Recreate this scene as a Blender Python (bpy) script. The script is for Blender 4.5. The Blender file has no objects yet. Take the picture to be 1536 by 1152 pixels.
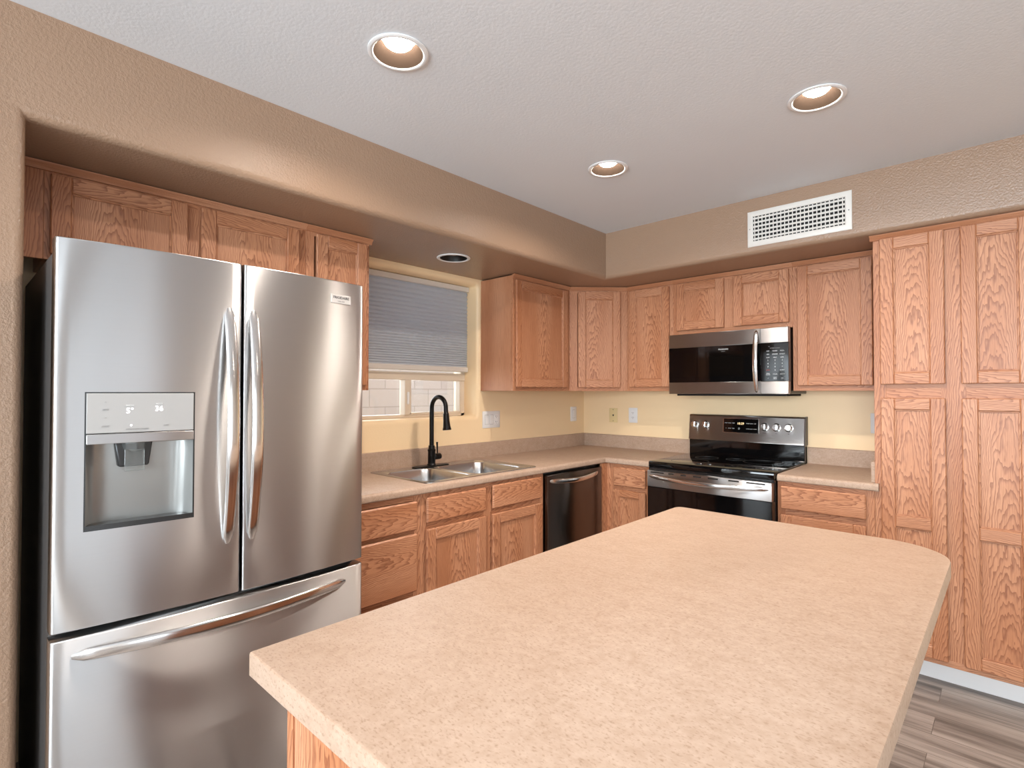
import bpy, bmesh, math, random
from mathutils import Vector, Matrix
random.seed(7)
scene = bpy.context.scene
COL = scene.collection
PI = math.pi

# ------------------------------------------------------------------ camera, world, light, exposure
cam_d = bpy.data.cameras.new('camera')
cam = bpy.data.objects.new('camera', cam_d)
COL.objects.link(cam)
cam_d.sensor_fit = 'HORIZONTAL'
cam_d.sensor_width = 36.0
cam_d.lens = 801.98 / 1536 * 36
cam_d.clip_start = 0.02
_F = Vector((-0.68276789, 0.73046674, 0.01569568))
_R = Vector((0.730563147, 0.682844868, 0.000611363357))
_U = Vector((0.01027114, -0.01188411, 0.99987663))
cam.matrix_world = Matrix(((_R.x, _U.x, -_F.x, 2.6887), (_R.y, _U.y, -_F.y, -3.7802),
                           (_R.z, _U.z, -_F.z, 1.3617), (0, 0, 0, 1)))
scene.camera = cam

world = bpy.data.worlds.new('world')
scene.world = world
world.use_nodes = True
world.node_tree.nodes['Background'].inputs[0].default_value = (0.80, 0.88, 1.0, 1)
world.node_tree.nodes['Background'].inputs[1].default_value = 0.85

vs = scene.view_settings
vs.view_transform = 'Standard'
vs.look = 'None'
vs.gamma = 1.0
vs.use_curve_mapping = False
vs.exposure = 1.48

CAN_POWER = 238.0         # emission of each lit ceiling lamp lens
FILL_SIDE = 32.0         # fill lamp outside the made-up side window (watts)
FILL_REAR = 158.0          # fill lamp outside the made-up rear window (watts)


def area(name, loc, rot, sx, sy, power, color):
    d = bpy.data.lights.new(name, 'AREA')
    d.shape = 'RECTANGLE'
    d.size = sx
    d.size_y = sy
    d.energy = power
    d.color = color
    o = bpy.data.objects.new(name, d)
    o.location = loc
    o.rotation_euler = rot
    COL.objects.link(o)
    return o


area('added_fill_side', (5.42, -6.2, 1.2), (0, PI / 2, 0), 2.2, 1.4, FILL_SIDE, (0.86, 0.93, 1.0))  # added fill from the side, kept clear of the refrigerator's reflection
area('added_fill_glass_door', (5.42, -3.6, 1.1), (0, PI / 2, 0), 2.0, 1.5, 6.0, (0.95, 0.97, 1.0))  # added lamp, brightens the refrigerator's reflection and the left end wall
area('added_fill_rear', (3.0, -7.25, 1.5), (PI / 2, 0, 0), 3.9, 1.6, FILL_REAR, (0.86, 0.93, 1.0))  # main added fill, from behind the camera
area('daylight_sink_window', (-0.60, -1.73, 1.65), (0, -PI / 2, 0), 0.9, 0.95, 6.0, (0.95, 0.97, 1.0))

H = 2.456       # ceiling
SZ = 2.141      # soffit underside
SX = 0.6545     # soffit depth along the window wall
SY = 0.6573     # soffit depth along the range wall


# ------------------------------------------------------------------ materials
def srgb(r, g, b):
    def f(c):
        c /= 255.0
        return c / 12.92 if c <= 0.04045 else ((c + 0.055) / 1.055) ** 2.4
    return (f(r), f(g), f(b), 1.0)


class NT:
    def __init__(self, name):
        self.m = bpy.data.materials.new(name)
        self.m.use_nodes = True
        self.t = self.m.node_tree
        self.b = self.t.nodes['Principled BSDF']

    def n(self, typ, **kw):
        o = self.t.nodes.new(typ)
        for k, v in kw.items():
            if k in o.inputs:
                o.inputs[k].default_value = v
            else:
                setattr(o, k, v)
        return o

    def l(self, a, b):
        self.t.links.new(a, b)

    def math(self, op, a, b=None, c=None):
        o = self.t.nodes.new('ShaderNodeMath')
        o.operation = op
        for i, v in enumerate((a, b, c)):
            if v is None:
                continue
            if isinstance(v, (int, float)):
                o.inputs[i].default_value = v
            else:
                self.l(v, o.inputs[i])
        return o.outputs[0]

    def mix(self, fac, a, b, blend='MIX'):
        o = self.t.nodes.new('ShaderNodeMix')
        o.data_type = 'RGBA'
        o.blend_type = blend
        for i, v in ((0, fac), (6, a), (7, b)):
            if isinstance(v, (int, float, tuple)):
                o.inputs[i].default_value = v
            else:
                self.l(v, o.inputs[i])
        return o.outputs[2]

    def mapping(self, src, scale):
        o = self.t.nodes.new('ShaderNodeMapping')
        o.inputs['Scale'].default_value = scale
        self.l(src, o.inputs['Vector'])
        return o.outputs[0]

    def noise(self, vec, scale, detail=3, rough=0.5):
        o = self.t.nodes.new('ShaderNodeTexNoise')
        o.inputs['Scale'].default_value = scale
        o.inputs['Detail'].default_value = detail
        o.inputs['Roughness'].default_value = rough
        self.l(vec, o.inputs['Vector'])
        return o.outputs['Fac']

    def ramp(self, fac, stops):
        o = self.t.nodes.new('ShaderNodeValToRGB')
        cr = o.color_ramp
        while len(cr.elements) < len(stops):
            cr.elements.new(0.5)
        for e, (p, c) in zip(cr.elements, stops):
            e.position = p
            e.color = c if len(c) == 4 else (c[0], c[1], c[2], 1)
        self.l(fac, o.inputs[0])
        return o.outputs[0]

    def bump(self, h, strength, dist):
        o = self.t.nodes.new('ShaderNodeBump')
        o.inputs['Strength'].default_value = strength
        o.inputs['Distance'].default_value = dist
        self.l(h, o.inputs['Height'])
        self.l(o.outputs[0], self.b.inputs['Normal'])

    def set(self, **kw):
        names = dict(col='Base Color', rough='Roughness', metal='Metallic', spec='Specular IOR Level',
                     trans='Transmission Weight', ior='IOR', aniso='Anisotropic', arot='Anisotropic Rotation',
                     emis='Emission Color', estr='Emission Strength', coat='Coat Weight', alpha='Alpha')
        for k, v in kw.items():
            i = self.b.inputs[names[k]]
            if isinstance(v, (int, float, tuple)):
                i.default_value = v
            else:
                self.l(v, i)
        return self.m


def plain(name, col, rough=0.5, metal=0.0, **kw):
    return NT(name).set(col=col, rough=rough, metal=metal, **kw)


def wall_paint(name, col, rough, bscale, bstr):
    t = NT(name)
    tc = t.n('ShaderNodeTexCoord')
    n1 = t.noise(tc.outputs['Object'], bscale, 3, 0.55)
    n2 = t.noise(tc.outputs['Object'], 1.3, 2)
    c2 = (col[0] * 0.93, col[1] * 0.925, col[2] * 0.92, 1)
    t.set(col=t.mix(n2, c2, col), rough=rough)
    t.bump(n1, bstr, 0.004)
    return t.m


M = {}
M['tan'] = wall_paint('tan_satin_paint', srgb(160, 131, 108), 0.27, 120, 0.60)
M['yellow'] = wall_paint('pale_yellow_paint', srgb(246, 217, 174), 0.45, 70, 0.12)
M['ceiling'] = wall_paint('white_ceiling_texture', srgb(227, 230, 234), 0.85, 90, 0.20)
M['room'] = wall_paint('light_room_paint', srgb(212, 202, 194), 0.6, 80, 0.2)


def oak():
    t = NT('oak_veneer')
    uv = t.n('ShaderNodeUVMap').outputs[0]
    sep = t.n('ShaderNodeSeparateXYZ')
    t.l(uv, sep.inputs[0])
    u, v = sep.outputs[0], sep.outputs[1]
    w1 = t.noise(t.mapping(uv, (10, 2.2, 1)), 1.0, 4, 0.6)
    w2 = t.noise(t.mapping(uv, (55, 14, 1)), 1.0, 2)
    h = t.math('ADD', t.math('MULTIPLY', t.math('MULTIPLY', u, u), 900.0), t.math('MULTIPLY', v, 14.0))
    h = t.math('ADD', h, t.math('MULTIPLY', w1, 8.0))
    h = t.math('ADD', h, t.math('MULTIPLY', w2, 0.9))
    fr = t.math('FRACT', h)
    band = t.ramp(fr, [(0.0, (0, 0, 0)), (0.45, (0.10, 0.10, 0.10)), (0.80, (0.72, 0.72, 0.72)),
                       (0.93, (1, 1, 1)), (1.0, (0, 0, 0))])
    pores = t.noise(t.mapping(uv, (420, 9, 1)), 1.0, 2, 0.6)
    pr = t.ramp(pores, [(0.42, (0, 0, 0)), (0.70, (1, 1, 1))])
    tone = t.ramp(t.noise(t.mapping(uv, (6, 0.9, 1)), 1.0, 1), [(0.30, (0, 0, 0)), (0.70, (1, 1, 1))])
    base = t.mix(tone, srgb(207, 152, 116), srgb(180, 119, 81))
    c = t.mix(t.math('MULTIPLY', band, 0.66), base, srgb(112, 56, 34))
    c = t.mix(t.math('MULTIPLY', pr, 0.38), c, srgb(122, 66, 40))
    t.set(col=c, rough=0.40, spec=0.4)
    t.bump(t.math('ADD', band, pr), 0.10, 0.002)
    return t.m


M['oak'] = oak()


def laminate():
    t = NT('beige_laminate')
    tc = t.n('ShaderNodeTexCoord').outputs['Object']
    a = t.noise(t.mapping(tc, (15, 24, 20)), 1.0, 6, 0.65)
    b = t.noise(t.mapping(tc, (60, 95, 80)), 1.0, 5, 0.7)
    c = t.noise(t.mapping(tc, (150, 260, 200)), 1.0, 2, 0.6)
    col = t.mix(t.ramp(a, [(0.30, (0, 0, 0)), (0.70, (1, 1, 1))]), srgb(168, 141, 120), srgb(180, 155, 136))
    col = t.mix(t.math('MULTIPLY', t.ramp(b, [(0.40, (0, 0, 0)), (0.68, (1, 1, 1))]), 0.45), col, srgb(194, 170, 151))
    col = t.mix(t.math('MULTIPLY', t.ramp(c, [(0.55, (0, 0, 0)), (0.70, (1, 1, 1))]), 0.60), col, srgb(138, 108, 86))
    return t.set(col=col, rough=0.46, spec=0.3)


M['laminate'] = laminate()


def steel(name, col, rough, grain):
    # grain = object-space scale of the brushing noise, long along the brush direction
    t = NT(name)
    tc = t.n('ShaderNodeTexCoord').outputs['Object']
    n = t.noise(t.mapping(tc, grain), 1.0, 2)
    r = t.math('ADD', t.math('MULTIPLY', n, 0.05), rough - 0.025)
    c2 = (col[0] * 0.96, col[1] * 0.96, col[2] * 0.96, 1)
    tg = t.n('ShaderNodeTangent', direction_type='RADIAL', axis='Z')
    t.l(tg.outputs[0], t.b.inputs['Tangent'])
    return t.set(col=t.mix(n, col, c2), rough=r, metal=1.0, aniso=1.0, arot=0.25)


M['steel'] = steel('brushed_stainless', srgb(198, 196, 195), 0.36, (4, 40, 900))
M['steel_panel'] = steel('brushed_stainless_trim', srgb(186, 182, 180), 0.35, (4, 40, 900))
M['steel_dark_reflection'] = steel('stainless_dark_reflection', srgb(112, 103, 97), 0.30, (4, 40, 900))  # same stainless, darkened to stand in for its reflection of the island
M['chrome'] = plain('polished_handle_metal', srgb(222, 220, 218), 0.16, 1.0)
M['sink_steel'] = plain('satin_sink_steel', srgb(200, 200, 200), 0.27, 1.0)
M['body_grey'] = plain('dark_grey_enamel', srgb(70, 66, 64), 0.45)
M['gasket'] = plain('black_gasket', srgb(14, 13, 13), 0.6)
M['black_glass'] = plain('black_glass', srgb(7, 7, 8), 0.06)
M['black'] = plain('black_enamel', srgb(14, 14, 15), 0.25)
M['oven_window'] = plain('oven_window_glass', srgb(10, 8, 7), 0.04)
M['bronze'] = plain('oil_rubbed_black_metal', srgb(26, 23, 22), 0.30, 0.6)
M['white_plastic'] = plain('white_plastic', srgb(232, 230, 228), 0.35)
M['almond'] = plain('almond_plastic', srgb(226, 202, 150), 0.4)
M['white_trim'] = plain('white_trim_paint', srgb(232, 231, 230), 0.4)
M['vent_white'] = plain('white_vent_enamel', srgb(228, 223, 216), 0.45)
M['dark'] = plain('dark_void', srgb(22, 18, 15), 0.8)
M['baffle'] = plain('bronze_baffle', (0.0022, 0.0015, 0.0011, 1), 0.6, 0.0, spec=0.0)
M['baffle_black'] = plain('black_baffle', srgb(16, 14, 13), 0.4)
M['lens_off'] = plain('frosted_lens', srgb(150, 135, 122), 0.35)
M['vinyl'] = plain('almond_vinyl_frame', srgb(216, 200, 180), 0.4)


def fabric():
    t = NT('grey_cellular_fabric')
    df = t.n('ShaderNodeBsdfDiffuse')
    df.inputs[0].default_value = srgb(196, 197, 200)
    tl = t.n('ShaderNodeBsdfTranslucent')
    tl.inputs[0].default_value = srgb(190, 194, 200)
    mx = t.n('ShaderNodeMixShader')
    mx.inputs[0].default_value = 0.25
    t.l(df.outputs[0], mx.inputs[1])
    t.l(tl.outputs[0], mx.inputs[2])
    t.l(mx.outputs[0], t.t.nodes['Material Output'].inputs['Surface'])
    return t.m


M['blind'] = fabric()
M['rail'] = plain('blind_rail_white', srgb(214, 206, 196), 0.4)
M['disp_panel'] = plain('dispenser_panel_silver', srgb(160, 157, 154), 0.45, 0.0)
M['disp_cavity'] = plain('dispenser_cavity_silver', srgb(150, 150, 147), 0.28, 0.5)
M['disp_dark'] = plain('dispenser_dark_plastic', srgb(40, 40, 40), 0.3)
M['clear'] = plain('clear_plastic', srgb(225, 228, 226), 0.05, 0.0, trans=0.9, ior=1.4)
M['badge'] = plain('badge_silver', srgb(186, 182, 178), 0.4, 0.2)
M['ink_light'] = plain('light_print', srgb(222, 222, 220), 0.5)
M['ink_grey'] = plain('grey_print', srgb(150, 148, 146), 0.5)
M['ink_dark'] = plain('dark_print', srgb(48, 46, 46), 0.5)
M['ink_red'] = plain('red_print', srgb(190, 60, 50), 0.5)
M['led'] = plain('white_led', srgb(255, 255, 255), 0.5, emis=(1, 1, 1, 1), estr=1.0)
M['led_amber'] = plain('clock_led', srgb(200, 180, 140), 0.5, emis=srgb(235, 205, 150), estr=0.7)
M['lamp'] = plain('lamp_lens', (1, 1, 1, 1), 0.5, emis=(1.0, 0.90, 0.80, 1), estr=CAN_POWER)


def thin_glass(name, tint):
    t = NT(name)
    tr = t.n('ShaderNodeBsdfTransparent')
    tr.inputs[0].default_value = tint
    gl = t.n('ShaderNodeBsdfGlossy')
    gl.inputs['Roughness'].default_value = 0.02
    fr = t.n('ShaderNodeFresnel')
    fr.inputs['IOR'].default_value = 1.45
    mx = t.n('ShaderNodeMixShader')
    t.l(fr.outputs[0], mx.inputs[0])
    t.l(tr.outputs[0], mx.inputs[1])
    t.l(gl.outputs[0], mx.inputs[2])
    t.l(mx.outputs[0], t.t.nodes['Material Output'].inputs['Surface'])
    return t.m


M['glass'] = thin_glass('window_glass', (0.93, 0.95, 0.95, 1))


def planks():
    t = NT('grey_vinyl_planks')
    tc = t.n('ShaderNodeTexCoord').outputs['Object']
    br = t.n('ShaderNodeTexBrick')
    br.offset = 0.37
    br.offset_frequency = 2
    for k, v in (('Scale', 1.0), ('Brick Width', 1.22), ('Row Height', 0.152), ('Mortar Size', 0.0012),
                 ('Mortar Smooth', 0.2), ('Bias', 0.0)):
        br.inputs[k].default_value = v
    br.inputs['Color1'].default_value = (0, 0, 0, 1)
    br.inputs['Color2'].default_value = (1, 1, 1, 1)
    br.inputs['Mortar'].default_value = (0.5, 0.5, 0.5, 1)
    t.l(tc, br.inputs['Vector'])
    comb = t.n('ShaderNodeVectorMath', operation='ADD')
    off = t.n('ShaderNodeVectorMath', operation='SCALE')
    off.inputs['Scale'].default_value = 7.3
    t.l(br.outputs['Color'], off.inputs[0])
    t.l(tc, comb.inputs[0])
    t.l(off.outputs[0], comb.inputs[1])
    g1 = t.noise(t.mapping(comb.outputs[0], (1.1, 17, 1)), 1.0, 4, 0.6)
    g2 = t.noise(t.mapping(comb.outputs[0], (5, 130, 1)), 1.0, 3, 0.6)
    v = t.math('ADD', t.math('MULTIPLY', g1, 0.95), t.math('MULTIPLY', g2, 0.30))
    v = t.math('ADD', v, t.math('MULTIPLY', br.outputs['Color'], 0.22))
    c = t.ramp(v, [(0.42, srgb(60, 55, 51)), (0.62, srgb(112, 103, 97)), (0.80, srgb(154, 144, 137)), (0.95, srgb(170, 160, 153))])
    c = t.mix(t.math('MULTIPLY', br.outputs['Fac'], 0.7), c, srgb(70, 60, 54))
    t.set(col=c, rough=0.42)
    t.bump(g2, 0.1, 0.001)
    return t.m


M['floor'] = planks()


def blockwall():
    t = NT('pale_block_fence')
    tc = t.n('ShaderNodeTexCoord').outputs['Object']
    br = t.n('ShaderNodeTexBrick')
    for k, v in (('Scale', 1.0), ('Brick Width', 0.40), ('Row Height', 0.2), ('Mortar Size', 0.006)):
        br.inputs[k].default_value = v
    br.inputs['Color1'].default_value = srgb(212, 192, 178)
    br.inputs['Color2'].default_value = srgb(204, 184, 170)
    br.inputs['Mortar'].default_value = srgb(184, 166, 152)
    mp = t.n('ShaderNodeMapping')
    mp.inputs['Rotation'].default_value = (0, PI / 2, PI / 2)
    t.l(tc, mp.inputs['Vector'])
    sx = t.n('ShaderNodeSeparateXYZ')
    t.l(tc, sx.inputs[0])
    cb = t.n('ShaderNodeCombineXYZ')
    t.l(sx.outputs[1], cb.inputs[0])
    t.l(sx.outputs[2], cb.inputs[1])
    t.l(cb.outputs[0], br.inputs['Vector'])
    return t.set(col=br.outputs['Color'], rough=0.9)


M['fence'] = blockwall()
M['gravel'] = plain('pale_gravel', srgb(190, 176, 160), 0.9)


# ------------------------------------------------------------------ mesh building
class MB:
    def __init__(self):
        self.bm = bmesh.new()
        self.uvl = self.bm.loops.layers.uv.new('UVMap')

    def _take(self, tmp, grain, du, dv):
        tmp.normal_update()
        vm = {}
        co = [v.co for v in tmp.verts]
        c = sum(co, Vector()) / len(co)
        for v in tmp.verts:
            vm[v] = self.bm.verts.new(v.co)
        g = 'xyz'.index(grain)
        for f in tmp.faces:
            try:
                nf = self.bm.faces.new([vm[v] for v in f.verts])
            except ValueError:
                continue
            n = f.normal
            ax = max(range(3), key=lambda i: abs(n[i]))
            if ax == g:
                o = [i for i in range(3) if i != g]
                a, b = o[0], o[1]
            else:
                b = g
                a = [i for i in range(3) if i not in (g, ax)][0]
            for l in nf.loops:
                p = l.vert.co
                l[self.uvl].uv = (p[a] - c[a] + du, p[b] + dv)
        tmp.free()

    def box(self, x0, x1, y0, y1, z0, z1, bev=0.0, grain='z', du=None, seg=1):
        t = bmesh.new()
        r = bmesh.ops.create_cube(t, size=1.0)
        sx, sy, sz = x1 - x0, y1 - y0, z1 - z0
        for v in t.verts:
            v.co = Vector(((x0 + x1) / 2 + v.co.x * sx, (y0 + y1) / 2 + v.co.y * sy, (z0 + z1) / 2 + v.co.z * sz))
        if bev > 0:
            bmesh.ops.bevel(t, geom=list(t.edges), offset=min(bev, 0.45 * min(abs(sx), abs(sy), abs(sz))),
                            segments=seg, affect='EDGES', profile=0.5)
        if du is None:
            du = random.choice((-1, 1)) * random.uniform(0.025, 0.085)
        self._take(t, grain, du, random.uniform(0, 9))
        return self

    def prism(self, pts, axis, a0, a1, grain='z', bev=0.0):
        """polygon pts extruded along an axis; pts are the other two coords in xyz order"""
        t = bmesh.new()
        def mk(p, a):
            q = list(p)
            q.insert(axis, a)
            return t.verts.new(q)
        A = [mk(p, a0) for p in pts]
        B = [mk(p, a1) for p in pts]
        n = len(pts)
        t.faces.new(A)
        t.faces.new(B[::-1])
        for i in range(n):
            t.faces.new((A[i], B[i], B[(i + 1) % n], A[(i + 1) % n]))
        bmesh.ops.recalc_face_normals(t, faces=list(t.faces))
        if bev:
            bmesh.ops.bevel(t, geom=list(t.edges), offset=bev, segments=1, affect='EDGES')
        self._take(t, grain, random.uniform(-.1, .1), random.uniform(0, 9))
        return self

    def loft(self, rings, closed=True, caps=True, loop=False):
        t = bmesh.new()
        R = [[t.verts.new(p) for p in r] for r in rings]
        m = len(R)
        for i in range(m if loop else m - 1):
            a, b = R[i], R[(i + 1) % m]
            n = len(a)
            for j in range(n if closed else n - 1):
                k = (j + 1) % n
                t.faces.new((a[j], a[k], b[k], b[j]))
        if caps and closed and not loop:
            t.faces.new(R[0][::-1])
            t.faces.new(R[-1])
        bmesh.ops.recalc_face_normals(t, faces=list(t.faces))
        self._take(t, 'z', 0.1, random.uniform(0, 9))
        return self

    def tube(self, pts, rad, n=12, caps=True):
        pts = [Vector(p) for p in pts]
        rings = []
        prev = None
        for i, p in enumerate(pts):
            d = (pts[min(i + 1, len(pts) - 1)] - pts[max(i - 1, 0)]).normalized()
            if prev is None:
                a = Vector((0, 0, 1)) if abs(d.z) < 0.9 else Vector((1, 0, 0))
                nx = d.cross(a).normalized()
            else:
                nx = (prev - d * prev.dot(d)).normalized()
            prev = nx
            ny = d.cross(nx)
            r = rad[i] if isinstance(rad, (list, tuple)) else rad
            rings.append([p + nx * (r * math.cos(2 * PI * k / n)) + ny * (r * math.sin(2 * PI * k / n)) for k in range(n)])
        return self.loft(rings, caps=caps)

    def lathe(self, prof, n=32, origin=(0, 0, 0), axis='z', caps=True):
        rings = []
        for r, h in prof:
            ring = []
            for k in range(n):
                a = 2 * PI * k / n
                p = {'z': (r * math.cos(a), r * math.sin(a), h), 'y': (r * math.cos(a), h, r * math.sin(a)),
                     'x': (h, r * math.cos(a), r * math.sin(a))}[axis]
                ring.append(Vector(p) + Vector(origin))
            rings.append(ring)
        return self.loft(rings, caps=caps)

    def faces(self, vs, fs):
        t = bmesh.new()
        V = [t.verts.new(v) for v in vs]
        for f in fs:
            t.faces.new([V[i] for i in f])
        self._take(t, 'z', 0.1, random.uniform(0, 9))
        return self

    def build(self, name, mat, parent=None, angle=35, bevel=0.0, kind=None):
        bm = self.bm
        bm.normal_update()
        for f in bm.faces:
            f.smooth = True
        lim = math.radians(angle)
        for e in bm.edges:
            if len(e.link_faces) == 2:
                e.smooth = e.calc_face_angle(PI) < lim
        me = bpy.data.meshes.new(name)
        bm.to_mesh(me)
        bm.free()
        me.materials.append(M[mat])
        o = bpy.data.objects.new(name, me)
        COL.objects.link(o)
        if parent:
            o.parent = parent
        if bevel:
            b = o.modifiers.new('bevel', 'BEVEL')
            b.width = bevel
            b.segments = 2
            b.limit_method = 'ANGLE'
            b.angle_limit = math.radians(40)
        if kind:
            o['kind'] = kind
        return o


def tag(o, label, cat, group=None):
    o['label'] = label
    o['category'] = cat
    if group:
        o['group'] = group
    return o


def thing(name, label, cat, loc=(0, 0, 0), rot=0.0, group=None):
    o = bpy.data.objects.new(name, None)
    o.empty_display_size = 0.05
    COL.objects.link(o)
    o.location = loc
    o.rotation_euler = (0, 0, rot)
    return tag(o, label, cat, group)


def text(name, body, size, origin, right, up, mat, parent, depth=0.0004, align='CENTER', sx=1.0):
    """lettering as mesh; origin / right / up in the parent's coordinates"""
    cu = bpy.data.curves.new(name, 'FONT')
    cu.body = body
    cu.size = size
    cu.align_x = align
    cu.align_y = 'CENTER'
    cu.extrude = depth
    cu.resolution_u = 2
    tmp = bpy.data.objects.new(name, cu)
    COL.objects.link(tmp)
    dg = bpy.context.evaluated_depsgraph_get()
    me = bpy.data.meshes.new_from_object(tmp.evaluated_get(dg))
    bpy.data.objects.remove(tmp)
    bpy.data.curves.remove(cu)
    r, u = Vector(right).normalized(), Vector(up).normalized()
    n = r.cross(u)
    og = Vector(origin)
    for v in me.vertices:
        c = v.co.copy()
        v.co = og + r * (c.x * sx) + u * c.y + n * c.z
    me.materials.clear()
    me.materials.append(M[mat])
    o = bpy.data.objects.new(name, me)
    COL.objects.link(o)
    o.parent = parent
    return o


def rrect(x0, x1, y0, y1, r, n=6):
    out = []
    for cx, cy, a0 in ((x1 - r, y1 - r, 0), (x0 + r, y1 - r, PI / 2), (x0 + r, y0 + r, PI), (x1 - r, y0 + r, 3 * PI / 2)):
        for k in range(n + 1):
            a = a0 + PI / 2 * k / n
            out.append((cx + r * math.cos(a), cy + r * math.sin(a)))
    return out


# ------------------------------------------------------------------ room shell
XR, YB = 5.2, -7.0
XL_END = SX      # the tan wall left of the refrigerator niche stands at the soffit face
NICHE = -3.622

MB().box(-0.0, XR + .2, YB - .2, 0.0, -0.05, 0.0).build('floor', 'floor', kind='structure')


def ceiling():
    # ceiling slab with real holes for the recessed lamps
    b = MB()
    bm = b.bm
    outer = [(SX - .02, YB), (XR, YB), (XR, -SY + .02), (SX - .02, -SY + .02)]
    loops = [outer] + [[(x + .081 * math.cos(2 * PI * k / 28), y + .081 * math.sin(2 * PI * k / 28)) for k in range(28)] for x, y in CANS]
    edges = []
    for lp in loops:
        vs_ = [bm.verts.new((x, y, H)) for x, y in lp]
        for i in range(len(vs_)):
            edges.append(bm.edges.new((vs_[i], vs_[(i + 1) % len(vs_)])))
    bmesh.ops.triangle_fill(bm, use_beauty=True, use_dissolve=False, edges=edges)
    bm.normal_update()
    for f in bm.faces:
        if f.normal.z > 0:
            f.normal_flip()
    return b.build('ceiling', 'ceiling', kind='structure')


CANS = [(1.257, -2.785), (2.170, -1.569), (1.257, -1.562), (2.2, -4.7), (4.2, -5.4), (4.0, -2.2)]  # the last three are unseen lamps, added for more light
ceiling()
MB().box(-.15, XR + .2, YB - .2, .15, H + .20, H + .26).build('ceiling_deck', 'dark', kind='structure')

# the window wall (x = 0) with its opening: y -2.21 .. -1.25, z 1.20 .. 2.10, bullnose reveal
WY0, WY1, WZ0, WZ1 = -2.215, -1.25, 1.198, 2.10


def window_wall():
    b = MB()
    bm = b.bm
    r = 0.028
    def loop(off, x):
        return [(x, p[0], p[1]) for p in rrect(WY0 - off, WY1 + off, WZ0 - off, WZ1 + off, 0.02 + max(off, 0), 3)]
    steps = [(r * (1 - math.sin(a)), -r * (1 - math.cos(a))) for a in (0, PI / 8, PI / 4, 3 * PI / 8, PI / 2)]
    rings = [loop(o, x) for o, x in steps] + [loop(0, -0.165)]
    R = [[bm.verts.new(p) for p in rg] for rg in rings]
    n = len(R[0])
    for a, c in zip(R[:-1], R[1:]):
        for j in range(n):
            bm.faces.new((a[j], a[(j + 1) % n], c[(j + 1) % n], c[j]))
    outer = [bm.verts.new(p) for p in ((0, NICHE, 0), (0, 0, 0), (0, 0, SZ + .02), (0, NICHE, SZ + .02))]
    edges = [bm.edges.new((outer[i], outer[(i + 1) % 4])) for i in range(4)]
    edges += [bm.edges.get((R[0][j], R[0][(j + 1) % n])) for j in range(n)]
    bmesh.ops.triangle_fill(bm, use_beauty=True, use_dissolve=False, edges=edges)
    bmesh.ops.recalc_face_normals(bm, faces=list(bm.faces))
    # wall thickness behind
    o = b.build('wall_left', 'yellow', kind='structure', angle=50)
    return o


window_wall()
t = MB()     # outer leaf of the window wall, around the opening
t.box(-.25, -.166, NICHE - .1, WY0 + .0, -.05, SZ + .3)
t.box(-.25, -.166, WY1, .15, -.05, SZ + .3)
t.box(-.25, -.166, WY0, WY1, -.05, WZ0)
t.box(-.25, -.166, WY0, WY1, WZ1, SZ + .3)
t.build('wall_left_outer', 'yellow', kind='structure')

MB().box(-.0, XR, 0.0, .15, 0, SZ + .02).build('wall_back', 'yellow', kind='structure')


def soffit():
    """L-shaped bulkhead with a bullnosed lower edge, one mesh along both walls"""
    b = MB()
    r = 0.03
    prof = [(0.0, H + .01), (0.0, SZ + r)]                       # (inset from face, z)
    for k in range(1, 7):
        a = PI / 2 * k / 6
        prof.append((r * (1 - math.cos(a)), SZ + r - r * math.sin(a)))
    A = [(SX - i, NICHE - .03, z) for i, z in prof]
    C = [(SX - i, -SY + i, z) for i, z in prof]
    D_ = [(XR, -SY + i, z) for i, z in prof]
    b.loft([A, C, D_], closed=False, caps=False)
    bm = b.bm
    poly = [(SX - r, NICHE - .03), (SX - r, -SY + r), (XR, -SY + r), (XR, 0), (0, 0), (0, NICHE - .03)]
    hole = [(.337 + .081 * math.cos(2 * PI * k / 28), -1.760 + .081 * math.sin(2 * PI * k / 28)) for k in range(28)]
    edges = []
    for lp in (poly, hole):
        vs_ = [bm.verts.new((x, y, SZ)) for x, y in lp]
        edges += [bm.edges.new((vs_[i], vs_[(i + 1) % len(vs_)])) for i in range(len(vs_))]
    new = bmesh.ops.triangle_fill(bm, use_beauty=True, use_dissolve=False, edges=edges)['geom']
    bm.normal_update()
    for f in new:
        if isinstance(f, bmesh.types.BMFace) and f.normal.z > 0:
            f.normal_flip()
    bmesh.ops.remove_doubles(bm, verts=list(bm.verts), dist=.0002)
    o = b.build('trim_1', 'tan', kind='structure')
    return o


soffit()


def end_wall():
    """tan wall to the left of the niche, flush with the bulkhead face, bullnosed arris"""
    b = MB()
    r = 0.022
    pts = [(SX, YB), (SX, NICHE - r)]
    for k in range(1, 7):
        a = PI / 2 * k / 6
        pts.append((SX - r * (1 - math.cos(a)), NICHE - r + r * math.sin(a)))
    pts.append((-.16, NICHE))
    rings = [[(x, y, z) for x, y in pts] for z in (0, SZ + .030)]
    b.loft(rings, closed=False, caps=False)
    # the face carries on up to the ceiling beside the bulkhead
    b.loft([[(x, y, z) for x, y in [(SX, YB), (SX, NICHE - .03)]] for z in (SZ + .030, H + .01)], closed=False, caps=False)
    b.build('wall_left_end', 'tan', kind='structure')


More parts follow.
